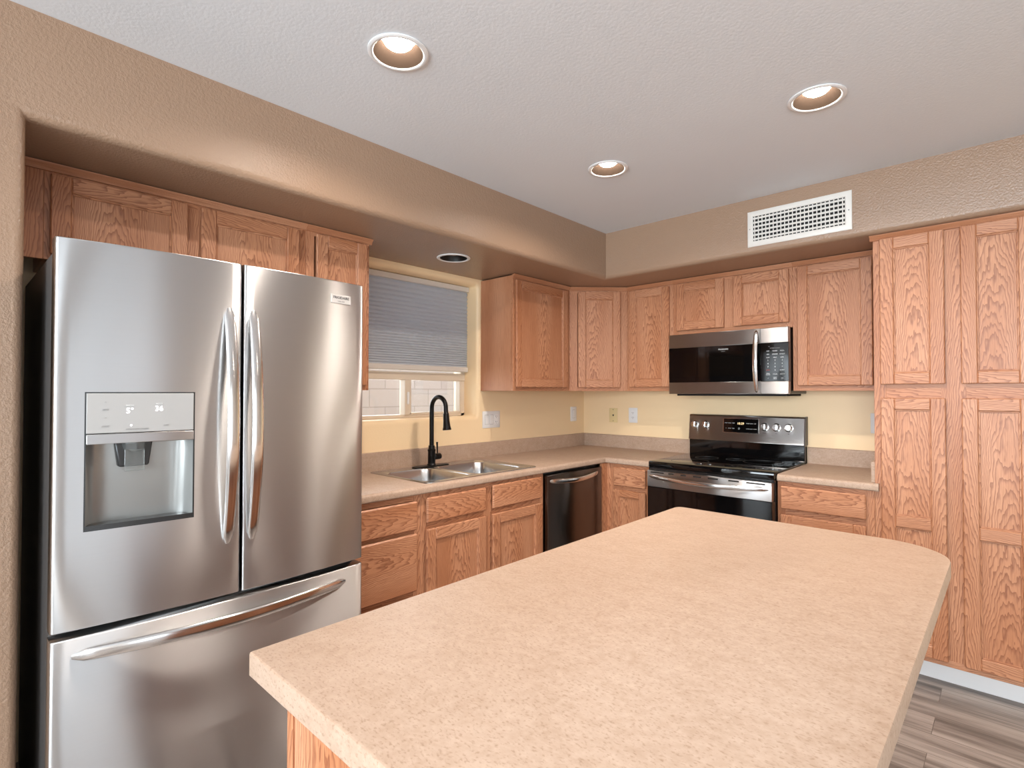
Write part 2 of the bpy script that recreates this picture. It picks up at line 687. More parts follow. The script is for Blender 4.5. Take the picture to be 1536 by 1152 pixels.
end_wall()
DY0, DY1, DZ0, DZ1 = -6.9, -5.5, .10, 2.3
t = MB()
t.box(XR, XR + .15, YB, DY0, 0, H + .2)
t.box(XR, XR + .15, DY1, -4.4, 0, H + .2)
t.box(XR, XR + .15, -2.8, 0.15, 0, H + .2)
t.box(XR, XR + .15, -4.4, -2.8, 2.08, H + .2)
t.box(XR, XR + .15, DY0, DY1, DZ1, H + .2)
t.box(XR, XR + .15, DY0, DY1, 0, DZ0)
t.build('wall_right', 'room', kind='structure')
f = MB()
for y0, y1 in ((-4.4, -4.34), (-2.86, -2.8), (-3.64, -3.56)):
    f.box(XR + .04, XR + .10, y0, y1, 0, 2.08, .004)
f.box(XR + .04, XR + .10, -4.4, -2.8, 0, .06, .004)
f.box(XR + .04, XR + .10, -4.4, -2.8, 2.02, 2.08, .004)
d = f.build('door_added', 'white_trim', kind='structure')  # unseen glass door, added for fill and a bright refrigerator reflection
MB().box(XR + .066, XR + .072, -4.35, -2.85, .05, 2.03).build('glass_pane', 'glass', d)
RX0, RX1, RZ0, RZ1 = 1.05, 4.95, .70, 2.3
t = MB()
t.box(-.15, RX0, YB - .15, YB, 0, H + .2)
t.box(RX1, XR + .15, YB - .15, YB, 0, H + .2)
t.box(RX0, RX1, YB - .15, YB, RZ1, H + .2)
t.box(RX0, RX1, YB - .15, YB, 0, RZ0)
t.build('wall_rear', 'room', kind='structure')
# unseen side and rear windows, added as openings for the fill lamps
f = MB()
for y0, y1 in ((DY0, DY0 + .06), (DY1 - .06, DY1), ((DY0 + DY1) / 2 - .05, (DY0 + DY1) / 2 + .05)):
    f.box(XR + .04, XR + .10, y0, y1, DZ0, DZ1, .004)
f.box(XR + .04, XR + .10, DY0, DY1, DZ0, DZ0 + .06, .004)
f.box(XR + .04, XR + .10, DY0, DY1, DZ1 - .06, DZ1, .004)
d = f.build('window_added_side', 'white_trim', kind='structure')
MB().box(XR + .066, XR + .072, DY0 + .05, DY1 - .05, DZ0 + .05, DZ1 - .05).build('glass_pane', 'glass', d)
f = MB()
for x0, x1 in ((RX0, RX0 + .06), (RX1 - .06, RX1), (2.97, 3.03)):
    f.box(x0, x1, YB - .10, YB - .04, RZ0, RZ1, .004)
f.box(RX0, RX1, YB - .10, YB - .04, RZ0, RZ0 + .06, .004)
f.box(RX0, RX1, YB - .10, YB - .04, RZ1 - .06, RZ1, .004)
d = f.build('window_added_rear', 'white_trim', kind='structure')
MB().box(RX0 + .05, RX1 - .05, YB - .072, YB - .066, RZ0 + .05, RZ1 - .05).build('glass_pane', 'glass', d)

# ------------------------------------------------------------------ kitchen window, blind, outside
f = MB()
FX0, FX1 = -.19, -.135
f.box(FX0, FX1, WY0, WY0 + .035, WZ0, WZ1, .003)
f.box(FX0, FX1, WY1 - .035, WY1, WZ0, WZ1, .003)
f.box(FX0, FX1, WY0, WY1, WZ0, WZ0 + .022, .003)
f.box(FX0, FX1, WY0, WY1, WZ1 - .03, WZ1, .003)
f.box(FX0 + .01, FX1 + .006, WY0, WY1, 1.440, 1.492, .003)
win = f.build('window_1', 'vinyl', kind='structure')
win['label'] = 'almond framed slider window over the sink'
s = MB().box(FX0 + .005, FX1 + .012, -1.765, -1.725, WZ0 + .018, 1.445, .003)
for y in (-1.725, -1.300):
    s.box(FX0 + .01, FX1 + .004, y, y + .014, WZ0 + .02, 1.442, .002)
s.box(FX0 + .01, FX1 + .004, -1.725, -1.29, WZ0 + .018, WZ0 + .034, .002)
sash = s.build('sash', 'vinyl', win)
MB().box(FX1 + .012, FX1 + .024, -1.753, -1.737, 1.285, 1.365, .004).build('latch', 'white_plastic', sash)
MB().box(-.172, -.168, WY0 + .03, WY1 - .03, WZ0 + .02, 1.44).build('glass_pane', 'glass', win)
MB().box(-.172, -.168, WY0 + .03, WY1 - .03, 1.49, WZ1 - .025).build('glass_pane', 'glass', win)

blind = thing('cellular_blind', 'grey pleated cellular blind drawn halfway down the sink window', 'blind', (-.105, -1.735, 1.5))
zt, zb = 2.062 - 1.5, 1.536 - 1.5
pts, z, k = [], zt, 0
zs_ = [zt]
step = .032
while zs_[-1] > zb + .004:
    f_ = (zt - zs_[-1]) / (zt - zb)
    st = .032 - .017 * min(1, f_ * 1.25)
    zs_.append(max(zb, zs_[-1] - st / 2))
prof = [((.007 if i % 2 else -.001), z) for i, z in enumerate(zs_)]
yA, yB = -.468, .478
rings = [[(x + .0, y, z) for x, z in prof] + [(x - .004, y, z) for x, z in prof[::-1]] for y in (yA, yB)]
MB().loft(rings).build('pleated_fabric', 'blind', blind, angle=20)
MB().box(-.022, .024, yA - .003, yB + .003, zt, zt + .034, .004).build('head_rail', 'rail', blind)
MB().box(-.016, .018, yA - .001, yB + .001, zb - .034, zb, .005).build('bottom_rail', 'rail', blind)

MB().box(-2.6, -2.4, -6, 3.5, -.1, 1.95).build('block_fence', 'fence')
tag(bpy.data.objects['block_fence'], 'pale pinkish block wall seen through the sink window', 'fence')
MB().box(-9, -.251, -12, 8, -.15, -.1).build('yard_ground', 'gravel', kind='structure')


# ------------------------------------------------------------------ cabinets (local frame: front faces -y, x along the width)
def door(p, x0, x1, z0, z1, mids=(), stile=.056, th=.020, name='door', y=0.0):
    y0, y1 = y - th, y - .0022
    b = MB()
    b.box(x0, x0 + stile, y0, y1, z0, z1, .0035)
    b.box(x1 - stile, x1, y0, y1, z0, z1, .0035)
    cuts = [z0 + stile / 2] + list(mids) + [z1 - stile / 2]
    for c in cuts:
        b.box(x0 + stile - .0005, x1 - stile + .0005, y0 + .0004, y1, c - stile / 2, c + stile / 2, .0035, grain='x')
    o = b.build(name, 'oak', p)
    for a, c in zip(cuts[:-1], cuts[1:]):
        pz0, pz1 = a + stile / 2, c - stile / 2
        px0, px1 = x0 + stile, x1 - stile
        q = MB().box(px0 - .002, px1 + .002, y0 + .0105, y1 - .001, pz0 - .002, pz1 + .002, 0, du=random.uniform(-.04, .04))
        # stepped bead round the recess
        e = .006
        for (ax0, ax1, az0, az1, g) in ((px0 - .001, px0 + e, pz0, pz1, 'z'), (px1 - e, px1 + .001, pz0, pz1, 'z'),
                                        (px0, px1, pz0 - .001, pz0 + e, 'x'), (px0, px1, pz1 - e, pz1 + .001, 'x')):
            q.box(ax0, ax1, y0 + .0055, y0 + .012, az0, az1, .0018, grain=g)
        q.build('door_panel', 'oak', o)
    return o


def drawer(p, x0, x1, z0, z1, th=.020):
    b = MB()
    b.box(x0, x1, -th, -.0022, z0, z1, .006, grain='x', du=random.uniform(-.05, .05))
    return b.build('drawer_front', 'oak', p)


def frame(p, w, z0, z1, openings, depth, name='face_frame', left=.04, right=.04, top=.04, bottom=.03, stiles=(), rails=(), ctop=None):
    """face frame boards (flush, front at y=0) plus a carcass box behind"""
    b = MB()
    e = .0005
    b.box(0, left, 0, .019, z0, z1, .0008)
    b.box(w - right, w, 0, .019, z0, z1, .0008)
    b.box(left - e, w - right + e, .0003, .019, z1 - top, z1, .0008, grain='x')
    b.box(left - e, w - right + e, .0003, .019, z0, z0 + bottom, .0008, grain='x')
    for a, c in stiles:
        b.box(a, c, .0004, .019, z0 + bottom - e, z1 - top + e, .0008)
    for a, c in rails:
        b.box(left - e, w - right + e, .0006, .019, a, c, .0008, grain='x')
    b.build(name, 'oak', p)
    c = MB().box(.001, w - .001, .0185, depth, z0 + .0005, ctop or z1 - .0005, .0008, du=.3)
    c.build('carcass', 'oak', p)


def crown(p, x0, x1, z, ret=False):
    prof = [(.0, z - .026), (-.006, z - .024), (-.010, z - .014), (-.020, z - .006), (-.022, z), (.0, z)]
    b = MB()
    b.loft([[(x, y, zz) for y, zz in prof] for x in (x0, x1)])
    # grain along the length: plain remap of uv
    for f in b.bm.faces:
        for l in f.loops:
            c = l.vert.co
            l[b.uvl].uv = (c.z * 1.0 + .11, c.x)
    b.build('crown_moulding', 'oak', p)


UB, UT = 1.372, 2.134
R90 = PI / 2
GU = 'oak wall cabinets'
# over the refrigerator
c = thing('wall_cabinet', 'short wide oak wall cabinet right above the refrigerator', 'cabinet', (.305, -3.548, 0), R90, GU)
frame(c, .918, 1.812, UT, None, .30, stiles=((.43, .49),))
door(c, .016, .428, 1.83, 2.104)
door(c, .476, .880, 1.83, 2.104)
crown(c, -.07, .918, UT + .004)
MB().box(-.071, .0, .002, .02, 1.812, UT, .0008).build('filler_strip', 'oak', c)
c = thing('wall_cabinet', 'narrow tall oak wall cabinet between the refrigerator top and the sink window', 'cabinet', (.305, -2.629, 0), R90, GU)
frame(c, .333, UB, UT, None, .30)
door(c, .045, .313, UB + .025, 2.104)
crown(c, 0.0, .345, UT + .004)
# left of the corner
c = thing('wall_cabinet', 'oak wall cabinet with its side panel facing the sink window', 'cabinet', (.305, -1.223, 0), R90, GU)
frame(c, .6125, UB, UT, None, .304)
door(c, .018, .570, UB + .024, 2.104)
crown(c, -.004, .604, UT + .004)
# diagonal corner unit
q2 = math.sqrt(.5)
c = thing('corner_wall_cabinet', 'diagonal oak wall cabinet across the room corner', 'cabinet', (.305, -.61, 0), PI / 4)
dw = .305 * math.sqrt(2)
frame(c, dw, UB, UT, None, .02, left=.06, right=.06)
door(c, .062, dw - .054, UB + .026, 2.104)
crown(c, 0, dw, UT + .004)
def loc45(x, y):
    dx, dy = x - .305, y + .61
    return (dx * q2 + dy * q2, -dx * q2 + dy * q2)
pp = [loc45(*v) for v in ((.305, -.609), (.609, -.305), (.609, -.002), (.002, -.002), (.002, -.609))]
ins = [(x, max(y, .0192)) for x, y in pp]
MB().prism(ins, 2, UB + .001, UT - .001).build('carcass', 'oak', c)
# range wall
c = thing('wall_cabinet', 'oak wall cabinet left of the microwave', 'cabinet', (.61, -.305, 0), 0, GU)
frame(c, .3640, UB, UT, None, .30)
door(c, .025, .341, UB + .028, 2.104)
crown(c, 0, .364, UT + .004)
c = thing('wall_cabinet', 'short two-door oak wall cabinet right above the microwave', 'cabinet', (.9745, -.305, 0), 0, GU)
frame(c, .762, 1.754, UT, None, .30, stiles=((.35, .42),))
door(c, .031, .357, 1.784, 2.106)
door(c, .417, .746, 1.784, 2.106)
crown(c, 0, .762, UT + .004)
c = thing('wall_cabinet', 'square-looking single-door oak wall cabinet between microwave and pantry', 'cabinet', (1.737, -.305, 0), 0, GU)
frame(c, .451, UB, UT, None, .30)
door(c, .028, .402, UB + .030, 2.106)
crown(c, 0, .451, UT + .004)
# pantry
c = thing('pantry_cabinet', 'tall oak pantry cabinet with four doors at the right', 'cabinet', (2.189, -.61, 0))
PW = .62
frame(c, PW, .105, UT + .002, None, .605, left=.05, right=.05, top=.03, bottom=.03, stiles=((.26, .35),), rails=((1.33, 1.41),))
door(c, .029, .277, 1.402, 2.117)
door(c, .334, .582, 1.402, 2.117)
door(c, .029, .277, .130, 1.336, mids=(.745,))
door(c, .334, .582, .130, 1.336, mids=(.735,))
crown(c, -.012, PW, UT + .006)
k_ = MB().box(0, PW, .085, .10, 0, .105, .001).build('toe_kick', 'white_trim', c)
k_['label'] = 'white toe kick board'

# base cabinets
BT = .874


def base(name, label, loc, rot, w, depth=.60, **kw):
    p = thing(name, label, 'cabinet', loc, rot)
    frame(p, w, .105, BT, None, depth, top=.028, **kw)
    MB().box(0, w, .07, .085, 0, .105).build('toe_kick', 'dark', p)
    return p


c = base('drawer_base_cabinet', 'oak three-drawer base cabinet beside the refrigerator', (.61, -2.645, 0), R90, .445, rails=((.690, .722), (.395, .430)))
drawer(c, .03, .417, .712, .846)
drawer(c, .03, .417, .424, .694)
drawer(c, .03, .417, .130, .400)
c = base('sink_base_cabinet', 'wide oak base cabinet with two doors under the sink', (.61, -2.199, 0), R90, .918, stiles=((.42, .48),), rails=((.690, .742),), ctop=.70)
drawer(c, .026, .423, .730, .852)
drawer(c, .474, .884, .730, .858)
door(c, .026, .423, .130, .700)
door(c, .474, .884, .130, .700)
c = base('corner_base_cabinet', 'narrow oak base cabinet between dishwasher and range', (.612, -.61, 0), 0, .3605, left=.07, rails=((.690, .740),))
drawer(c, .078, .320, .728, .853)
door(c, .078, .320, .130, .702, stile=.045)
MB().box(.0, .02, -.062, .0, .105, BT).build('end_panel', 'oak', c)
c = base('base_cabinet', 'oak base cabinet between range and pantry', (1.737, -.61, 0), 0, .451, rails=((.685, .740),))
drawer(c, .018, .416, .727, .850)
door(c, .018, .416, .130, .695)


# ------------------------------------------------------------------ worktops
def counter_profile(d0, d1, z0=.876, z1=.914, r=.016):
    pts = [(d0, z0)]
    n = 5
    for k in range(n + 1):
        a = -PI / 2 + PI / 2 * k / n
        pts.append((d1 - .008 + .008 * math.cos(a), z0 + .008 + .008 * math.sin(a)))
    for k in range(n + 1):
        a = PI / 2 * k / n
        pts.append((d1 - r + r * math.cos(a), z1 - r + r * math.sin(a)))
    pts.append((d0, z1))
    return pts


D = .635
ct = thing('countertop', 'L-shaped beige laminate countertop around the sink corner', 'countertop', (0, 0, 0))
b = MB()
pf = counter_profile(.002, D)
YS0, YS1 = -2.128, -1.335
b.loft([[(d_, -2.64, z) for d_, z in pf], [(d_, YS0, z) for d_, z in pf]])
b.loft([[(d_, YS1, z) for d_, z in pf], [(d_, -d_, z) for d_, z in pf], [(.9735, -d_, z) for d_, z in pf]])
b.box(.002, .10, YS0, YS1, .876, .914)
b.loft([[(d_, YS0, z) for d_, z in counter_profile(.570, D)], [(d_, YS1, z) for d_, z in counter_profile(.570, D)]])
b.build('worktop', 'laminate', ct, angle=40)
bp_ = [(.0015, .913), (.019, .913), (.019, 1.012), (.015, 1.016), (.0015, 1.016)]
MB().loft([[(d_, -2.64, z) for d_, z in bp_], [(d_, -d_, z) for d_, z in bp_], [(.9735, -d_, z) for d_, z in bp_]]).build('backsplash', 'laminate', ct)
ct2 = thing('countertop', 'short beige laminate countertop between range and pantry', 'countertop', (0, 0, 0))
b = MB()
x0, x1 = 1.7385, 2.207
rings = []
for x, i in ((x0, .004), (x0 + .004, 0), (2.1885, 0)):
    rings.append([(x, -d_ + (i if d_ > .5 else 0), z - (i if z > .9 else 0)) for d_, z in pf])
b.loft(rings)
b.loft([[(x, -d_, z) for d_, z in counter_profile(.6315, D)] for x in (2.1884, x1)])
b.build('worktop', 'laminate', ct2, angle=40)
b = MB().loft([[(x, -d_, z) for d_, z in bp_] for x in (x0, 2.1880)])
b.build('backsplash', 'laminate', ct2)
MB().box(2.170, 2.1882, -.595, -.0195, .9135, 1.016, .002).build('side_splash', 'laminate', ct2)

# island
isl = thing('kitchen_island', 'large beige laminate kitchen island in the foreground', 'island', (2.05, -2.6, 0))
IX0, IX1, IY0, IY1 = 1.722, 2.567, -3.412, -1.79


def island_top():
    b = MB()
    def outline(inset):
        out = []
        for cx, cy, r, a0, n in ((IX1, IY1, .17, 0, 14), (IX0, IY1, .03, PI / 2, 5), (IX0, IY0, .006, PI, 2), (IX1, IY0, .10, 3 * PI / 2, 10)):
            sx_ = -1 if cx == IX1 else 1
            sy_ = -1 if cy == IY1 else 1
            ox, oy = cx + sx_ * r, cy + sy_ * r
            rr = max(r - inset, .0005)
            for k in range(n + 1):
                a = a0 + PI / 2 * k / n
                out.append((ox + rr * math.cos(a) - 2.05 - (0 if rr > .0006 else 0), oy + rr * math.sin(a) + 2.6))
        return out
    r = .010
    rings = []
    for k in range(5):
        a = PI / 2 * k / 4
        rings.append((.010 * (1 - math.sin(a)) * .6, .874 + .006 * (1 - math.cos(a))))
    rings = [(.002, .874), (.0, .876), (.0, .910), (.0012, .9130), (.0035, .914)]
    b.loft([[(x, y, z) for x, y in outline(i)] for i, z in rings])
    return b.build('worktop', 'laminate', isl, angle=40)


island_top()
b = MB()
bx0, bx1, by0, by1 = 1.795 - 2.05, 2.30 - 2.05, -3.376 + 2.6, -1.83 + 2.6
b.box(bx0 + .012, bx1, by0 + .004, by1, .10, .873, .001, du=.12)
b.build('carcass', 'oak', isl)
b = MB()
b.box(bx0, bx0 + .02, by0, by0 + .05, .10, .8735, .001)
b.box(bx0 + .03, bx1, by0 - .001, by0 + .02, .10, .8735, .001, du=.14)
b.build('end_panel', 'oak', isl)
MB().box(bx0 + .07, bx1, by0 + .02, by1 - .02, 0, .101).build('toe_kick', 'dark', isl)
for i in range(3):
    y0 = by0 + .03 + i * .515
    fr = MB().box(bx0 - .02, bx0 + .011, y0, y0 + .45, .13, .70, .004, du=.02)
    fr.build('door', 'oak', isl)
    MB().box(bx0 - .02, bx0 + .011, y0, y0 + .45, .725, .85, .004, grain='y', du=.02).build('drawer_front', 'oak', isl)

# ------------------------------------------------------------------ sink and faucet
sink = thing('kitchen_sink', 'double-bowl stainless sink set in the countertop under the window', 'sink', (.335, -1.7325, .914))


def sink_mesh():
    b = MB()
    bm = b.bm
    ox, oy = .335, -1.7325
    bowls = [(.172 - ox, .562 - ox, -2.125 - oy, -1.812 - oy), (.172 - ox, .562 - ox, -1.775 - oy, -1.400 - oy)]
    ol = rrect(.072 - ox, .600 - ox, -2.150 - oy, -1.315 - oy, .03, 5)
    def ring(pts, z):
        return [bm.verts.new((x, y, z)) for x, y in pts]
    def band(A, B):
        n = len(A)
        for j in range(n):
            bm.faces.new((A[j], A[(j + 1) % n], B[(j + 1) % n], B[j]))
    def edg(A):
        return [bm.edges.get((A[j], A[(j + 1) % len(A)])) or bm.edges.new((A[j], A[(j + 1) % len(A)])) for j in range(len(A))]
    O0 = ring(ol, 0.0006)
    O1 = ring([(x * .995, y * .997) for x, y in ol], .004)
    band(O0, O1)
    edges = edg(O1)
    for x0, x1, y0, y1 in bowls:
        A = ring(rrect(x0, x1, y0, y1, .055, 6), .0035)
        edges += edg(A)
        prev = A
        for ins_, z, r in ((.004, -.002, .055), (.010, -.08, .06), (.018, -.155, .06), (.03, -.170, .055), (.05, -.175, .04)):
            B = ring(rrect(x0 + ins_, x1 - ins_, y0 + ins_, y1 - ins_, r, 6), z)
            band(prev, B)
            prev = B
        bm.faces.new(prev)
    bmesh.ops.triangle_fill(bm, use_beauty=True, use_dissolve=False, edges=edges)
    bmesh.ops.recalc_face_normals(bm, faces=list(bm.faces))
    o = b.build('basin', 'sink_steel', sink, angle=50)
    for x0, x1, y0, y1 in bowls:
        MB().lathe([(.043, -.1755), (.043, -.1735), (.03, -.1735), (.028, -.176)], 20, ((x0 + x1) / 2, (y0 + y1) / 2, 0)).build('drain', 'chrome', o)


sink_mesh()
fc = thing('faucet', 'black gooseneck pull-down faucet behind the sink', 'faucet', (.130, -1.752, .918))
MB().lathe([(.0, .0), (.026, .0), (.028, .003), (.026, .008), (.023, .012), (.0225, .085), (.0245, .088), (.0245, .096), (.020, .100), (.018, .12)], 24, (0, 0, .004)).build('body', 'bronze', fc)
rr = rrect(-.030, .030, -.135, .125, .026, 6)
MB().loft([[(x, y, z) for x, y in rr] for z in (0, .006)]).build('deck_plate', 'bronze', fc)
pts = [(0, 0, .10 + .025 * i) for i in range(11)]
cx, cz, R_ = .066, .350, .066
pts = [p for p in pts if p[2] < cz - .005]
for k in range(0, 13):
    a = PI - PI * 1.03 * k / 12
    pts.append((cx + R_ * math.cos(a), 0, cz + R_ * math.sin(a)))
pts.append((pts[-1][0] + .002, 0, pts[-1][2] - .035))
MB().tube(pts, .0135, 16).build('neck', 'bronze', fc)
e = pts[-1]
hp = [(e[0] - .001, 0, e[2] + .014), (e[0], 0, e[2] + .008), (e[0] + .0005, 0, e[2]), (e[0] + .003, 0, e[2] - .03), (e[0] + .007, 0, e[2] - .066), (e[0] + .009, 0, e[2] - .082), (e[0] + .0095, 0, e[2] - .086)]
MB().tube(hp, [.0145, .0175, .0175, .0185, .022, .026, .025], 18).build('spray_head', 'bronze', fc)
MB().lathe([(.0, .018), (.016, .018), (.019, .022), (.019, .062), (.017, .066), (.0, .066)], 20, (0, 0, .055), 'y').build('handle_hub', 'bronze', fc)
MB().tube([(0, .045, .07), (0, .044, .10), (0, .042, .135), (0, .042, .142)], [.004, .0045, .006, .0065], 10).build('lever', 'bronze', fc)


# ------------------------------------------------------------------ refrigerator
FW, FY = .912, -3.578
fr = thing('refrigerator', 'stainless french-door refrigerator with water dispenser in the left niche', 'refrigerator', (.86, FY, 0), R90)
BULGE = .030


def fx(x):
    return -BULGE * (1 - ((x - FW / 2) / (FW / 2)) ** 2)


def arc_panel(name, x0, x1, z0, z1, mat='steel', hole=None, back=.055):
    b = MB()
    r = .007
    xs = [x0 + r * (1 - math.cos(PI / 2 * k / 3)) for k in range(4)]
    n = max(4, int((x1 - x0) / .025))
    inner = [x0 + r + (x1 - x0 - 2 * r) * k / n for k in range(1, n)]
    if hole:
        inner = sorted(set([x for x in inner if min(abs(x - hole[0]), abs(x - hole[1])) > .006] + [hole[0], hole[1]]))
    xs += inner + [x1 - r * (1 - math.cos(PI / 2 * k / 3)) for k in (3, 2, 1, 0)]
    def yy(x):
        e_ = min(x - x0, x1 - x)
        if e_ >= r - 1e-9:
            return fx(x)
        s = (r - e_) / r
        return fx(x) + r * (1 - math.sqrt(max(0, 1 - s * s)))
    zs = [z0, z0 + .0015, z0 + .004] + ([hole[2], hole[3]] if hole else []) + [z1 - .004, z1 - .0015, z1]
    zo = {z0: .004, z0 + .0015: .0012, z1: .004, z1 - .0015: .0012}
    bm = b.bm
    G = [[bm.verts.new((x, yy(x) + zo.get(z, 0), z)) for x in xs] for z in zs]
    for j in range(len(zs) - 1):
        for i in range(len(xs) - 1):
            if hole and hole[0] - 1e-6 <= xs[i] and xs[i + 1] <= hole[1] + 1e-6 and zs[j] >= hole[2] - 1e-6 and zs[j + 1] <= hole[3] + 1e-6:
                continue
            bm.faces.new((G[j][i], G[j][i + 1], G[j + 1][i + 1], G[j + 1][i]))
    for row, zz, flip in ((G[0], z0, 1), (G[-1], z1, 0)):
        B = [bm.verts.new((x, back, zz)) for x in (x0, x1)]
        f_ = row + [B[1], B[0]]
        bm.faces.new(f_ if not flip else f_[::-1])
        if flip:
            B0 = B
        else:
            B1 = B
    left = [G[j][0] for j in range(len(zs))]
    right = [G[j][-1] for j in range(len(zs))]
    bm.faces.new([B0[0]] + left[::1] + [B1[0]])
    bm.faces.new([B0[1]] + right + [B1[1]])
    bm.faces.new((B0[0], B0[1], B1[1], B1[0]))
    bmesh.ops.recalc_face_normals(bm, faces=list(bm.faces))
    return b.build(name, mat, fr, angle=45)


MB().box(.006, FW - .006, .075, .80, .03, 1.752, .006).build('cabinet_body', 'body_grey', fr)
MB().box(.014, FW - .014, .05, .078, .06, 1.745, .002).build('door_gasket', 'gasket', fr)
for x in (.05, .86):
    MB().box(x - .035, x + .035, .03, .13, 1.752, 1.773, .006).build('hinge_cover', 'body_grey', fr)
for x in (.09, .82):
    for y in (.14, .72):
        MB().lathe([(.018, 0), (.018, .035)], 12, (x, y, 0)).build('foot', 'gasket', fr)
HX0, HX1, HZ0, HZ1 = .064, .324, .986, 1.362
ld = arc_panel('left_door', 0, .4555, .728, 1.773, hole=(HX0, HX1, HZ0, HZ1))
ld['label'] = 'left stainless door with the dispenser'
rd = arc_panel('right_door', .4625, FW, .728, 1.773)
fz = arc_panel('freezer_drawer', 0, FW, .075, .709)

# dispenser (sub-parts of the left door)
b = MB()                                      # dark gasket line round the hole
w_ = .0035
b.prism([(HX0, HZ0), (HX1, HZ0), (HX1, HZ0 + w_), (HX0, HZ0 + w_)], 1, -.012, -.026)
def strip(xa, xb, za, zb, name, mat, out=.0, thick=.02, n=8):
    q = MB()
    fr_ = [[(xa + (xb - xa) * k / n, fx(xa + (xb - xa) * k / n) - out, z) for k in range(n + 1)] for z in (za, zb)]
    bk_ = [[(x, y + thick, z) for x, y, z in row] for row in fr_]
    q.loft([fr_[0] + bk_[0][::-1], fr_[1] + bk_[1][::-1]])
    return q.build(name, mat, ld, bevel=.0015)
b.bm.free()
g_ = MB()
for xa, xb, za, zb in ((HX0, HX0 + w_, HZ0, HZ1), (HX1 - w_, HX1, HZ0, HZ1), (HX0, HX1, HZ1 - w_, HZ1), (HX0, HX1, HZ0, HZ0 + w_)):
    n = 6
    fr_ = [[(xa + (xb - xa) * k / n, fx(xa + (xb - xa) * k / n) + .0015, z) for k in range(n + 1)] for z in (za, zb)]
    bk_ = [[(x, y + .02, z) for x, y, z in row] for row in fr_]
    g_.loft([fr_[0] + bk_[0][::-1], fr_[1] + bk_[1][::-1]])
g_.build('dispenser_surround', 'disp_dark', ld)
strip(HX0 + w_, HX1 - w_, 1.249, HZ1 - w_, 'control_panel', 'disp_panel', .0015)
strip(HX0 + w_, HX1 - w_, 1.220, 1.247, 'dispenser_lip', 'steel_panel', .006, .05)
# concave cavity
b = MB()
n = 20
rows = []
cx0, cx1 = HX0 + w_, HX1 - w_
for z, s in ((HZ0 + .012, 1.0), (1.06, .97), (1.16, .86), (1.221, .80)):
    row = []
    for k in range(n + 1):
        u_ = k / n
        x = cx0 + (cx1 - cx0) * u_
        v_ = min(1, min(u_, 1 - u_) / .20)
        d_ = .053 * s * (1 - (1 - v_) ** 2) ** .5 if v_ < 1 else .053 * s
        row.append((x, fx(x) + .003 + d_, z))
    rows.append(row)
b.loft(rows, closed=False, caps=False)
b.build('dispenser_cavity', 'disp_cavity', ld, angle=60)
b = MB()
fr_ = [[(cx0 + (cx1 - cx0) * k / n, fx(cx0 + (cx1 - cx0) * k / n) + .002, z) for k in range(n + 1)] for z in (HZ0 + w_, HZ0 + .014)]
bk_ = [[(p[0], p[1] + .002, z) for p in rows[0]] for z in (HZ0 + w_, HZ0 + .012)]
b.loft([fr_[0] + bk_[0][::-1], fr_[1] + bk_[1][::-1]])
b.build('drip_tray', 'disp_dark', ld)
b = MB()
cy_ = fx(.18)
b.loft([[(x0_, cy_ + y0_, z) for x0_, y0_ in ((.18 - h, .03), (.18 + h, .03), (.18 + h, .060), (.18 - h, .060))] for h, z in ((.046, 1.222), (.037, 1.155), (.034, 1.150))])
b.build('nozzle_housing', 'disp_dark', ld, bevel=.004)
MB().loft([[(.18 + h * c_, cy_ + .010 + y_, z) for c_, y_ in ((-1, .028), (-.7, .004), (0, -.004), (.7, .004), (1, .028))] for h, z in ((.034, 1.222), (.028, 1.200), (.016, 1.194))]).build('chute', 'clear', ld)
MB().box(.156, .204, cy_ + .022, cy_ + .026, 1.138, 1.200, .001).build('paddle', 'clear', ld)
# panel print; local right = +x, up = z, facing -y
def ptext(nm, s, size, x, z, mat, out=.0022, sx=1.0):
    return text(nm, s, size, (x, fx(x) - out, z), (1, -(fx(x + .001) - fx(x)) * -1000, 0), (0, 0, 1), mat, ld, sx=sx)
ptext('freezer_reading', '5\u00b0', .021, .163, 1.309, 'led')
ptext('fridge_reading', '36', .021, .232, 1.314, 'led')
ptext('reading_caption', 'FREEZER', .005, .163, 1.324, 'ink_light')
ptext('reading_caption', 'FRIDGE', .005, .232, 1.328, 'ink_light')
ptext('mode_light', '\u2022', .02, .166, 1.268, 'led')
for z, s in ((1.335, '\u2227'), (1.3135, 'TEMP'), (1.291, '\u2228'), (1.268, 'LOCK')):
    ptext('key_print', s, .006, .108, z, 'ink_grey')
ptext('key_print', 'WATER  CUBED  CRUSHED', .0045, .18, 1.258, 'ink_grey')
ptext('key_print', 'FILTER', .0045, .25, 1.266, 'ink_grey')


def blade(nm, parent, path, wdir, half, thick, mat='chrome'):
    """bowed flat-oval handle: path points, wdir = width direction"""
    pts = [Vector(p) for p in path]
    rings = []
    W = Vector(wdir)
    N = len(pts)
    for i, p in enumerate(pts):
        d = (pts[min(i + 1, N - 1)] - pts[max(i - 1, 0)]).normalized()
        nrm = d.cross(W).normalized()
        t_ = i / (N - 1)
        q_ = min(1.0, min(t_, 1 - t_) / .05)
        e_ = .42 + .58 * math.sqrt(max(0.0, 1 - (1 - q_) ** 2))
        h_ = half * e_ * (.86 + .14 * math.sin(PI * t_))
        k_ = thick * (.5 + .5 * e_)
        ring = []
        for k in range(16):
            a = 2 * PI * k / 16
            ring.append(p + W * (h_ * math.copysign(abs(math.cos(a)) ** .7, math.cos(a))) + nrm * (k_ * math.copysign(abs(math.sin(a)) ** .8, math.sin(a))))
        rings.append(ring)
    return MB().loft(rings).build(nm, mat, parent, angle=50)


def bow(t, dep, base):
    s = math.sin(PI * t)
    return base + dep * (s ** .8 if s > 0 else 0)


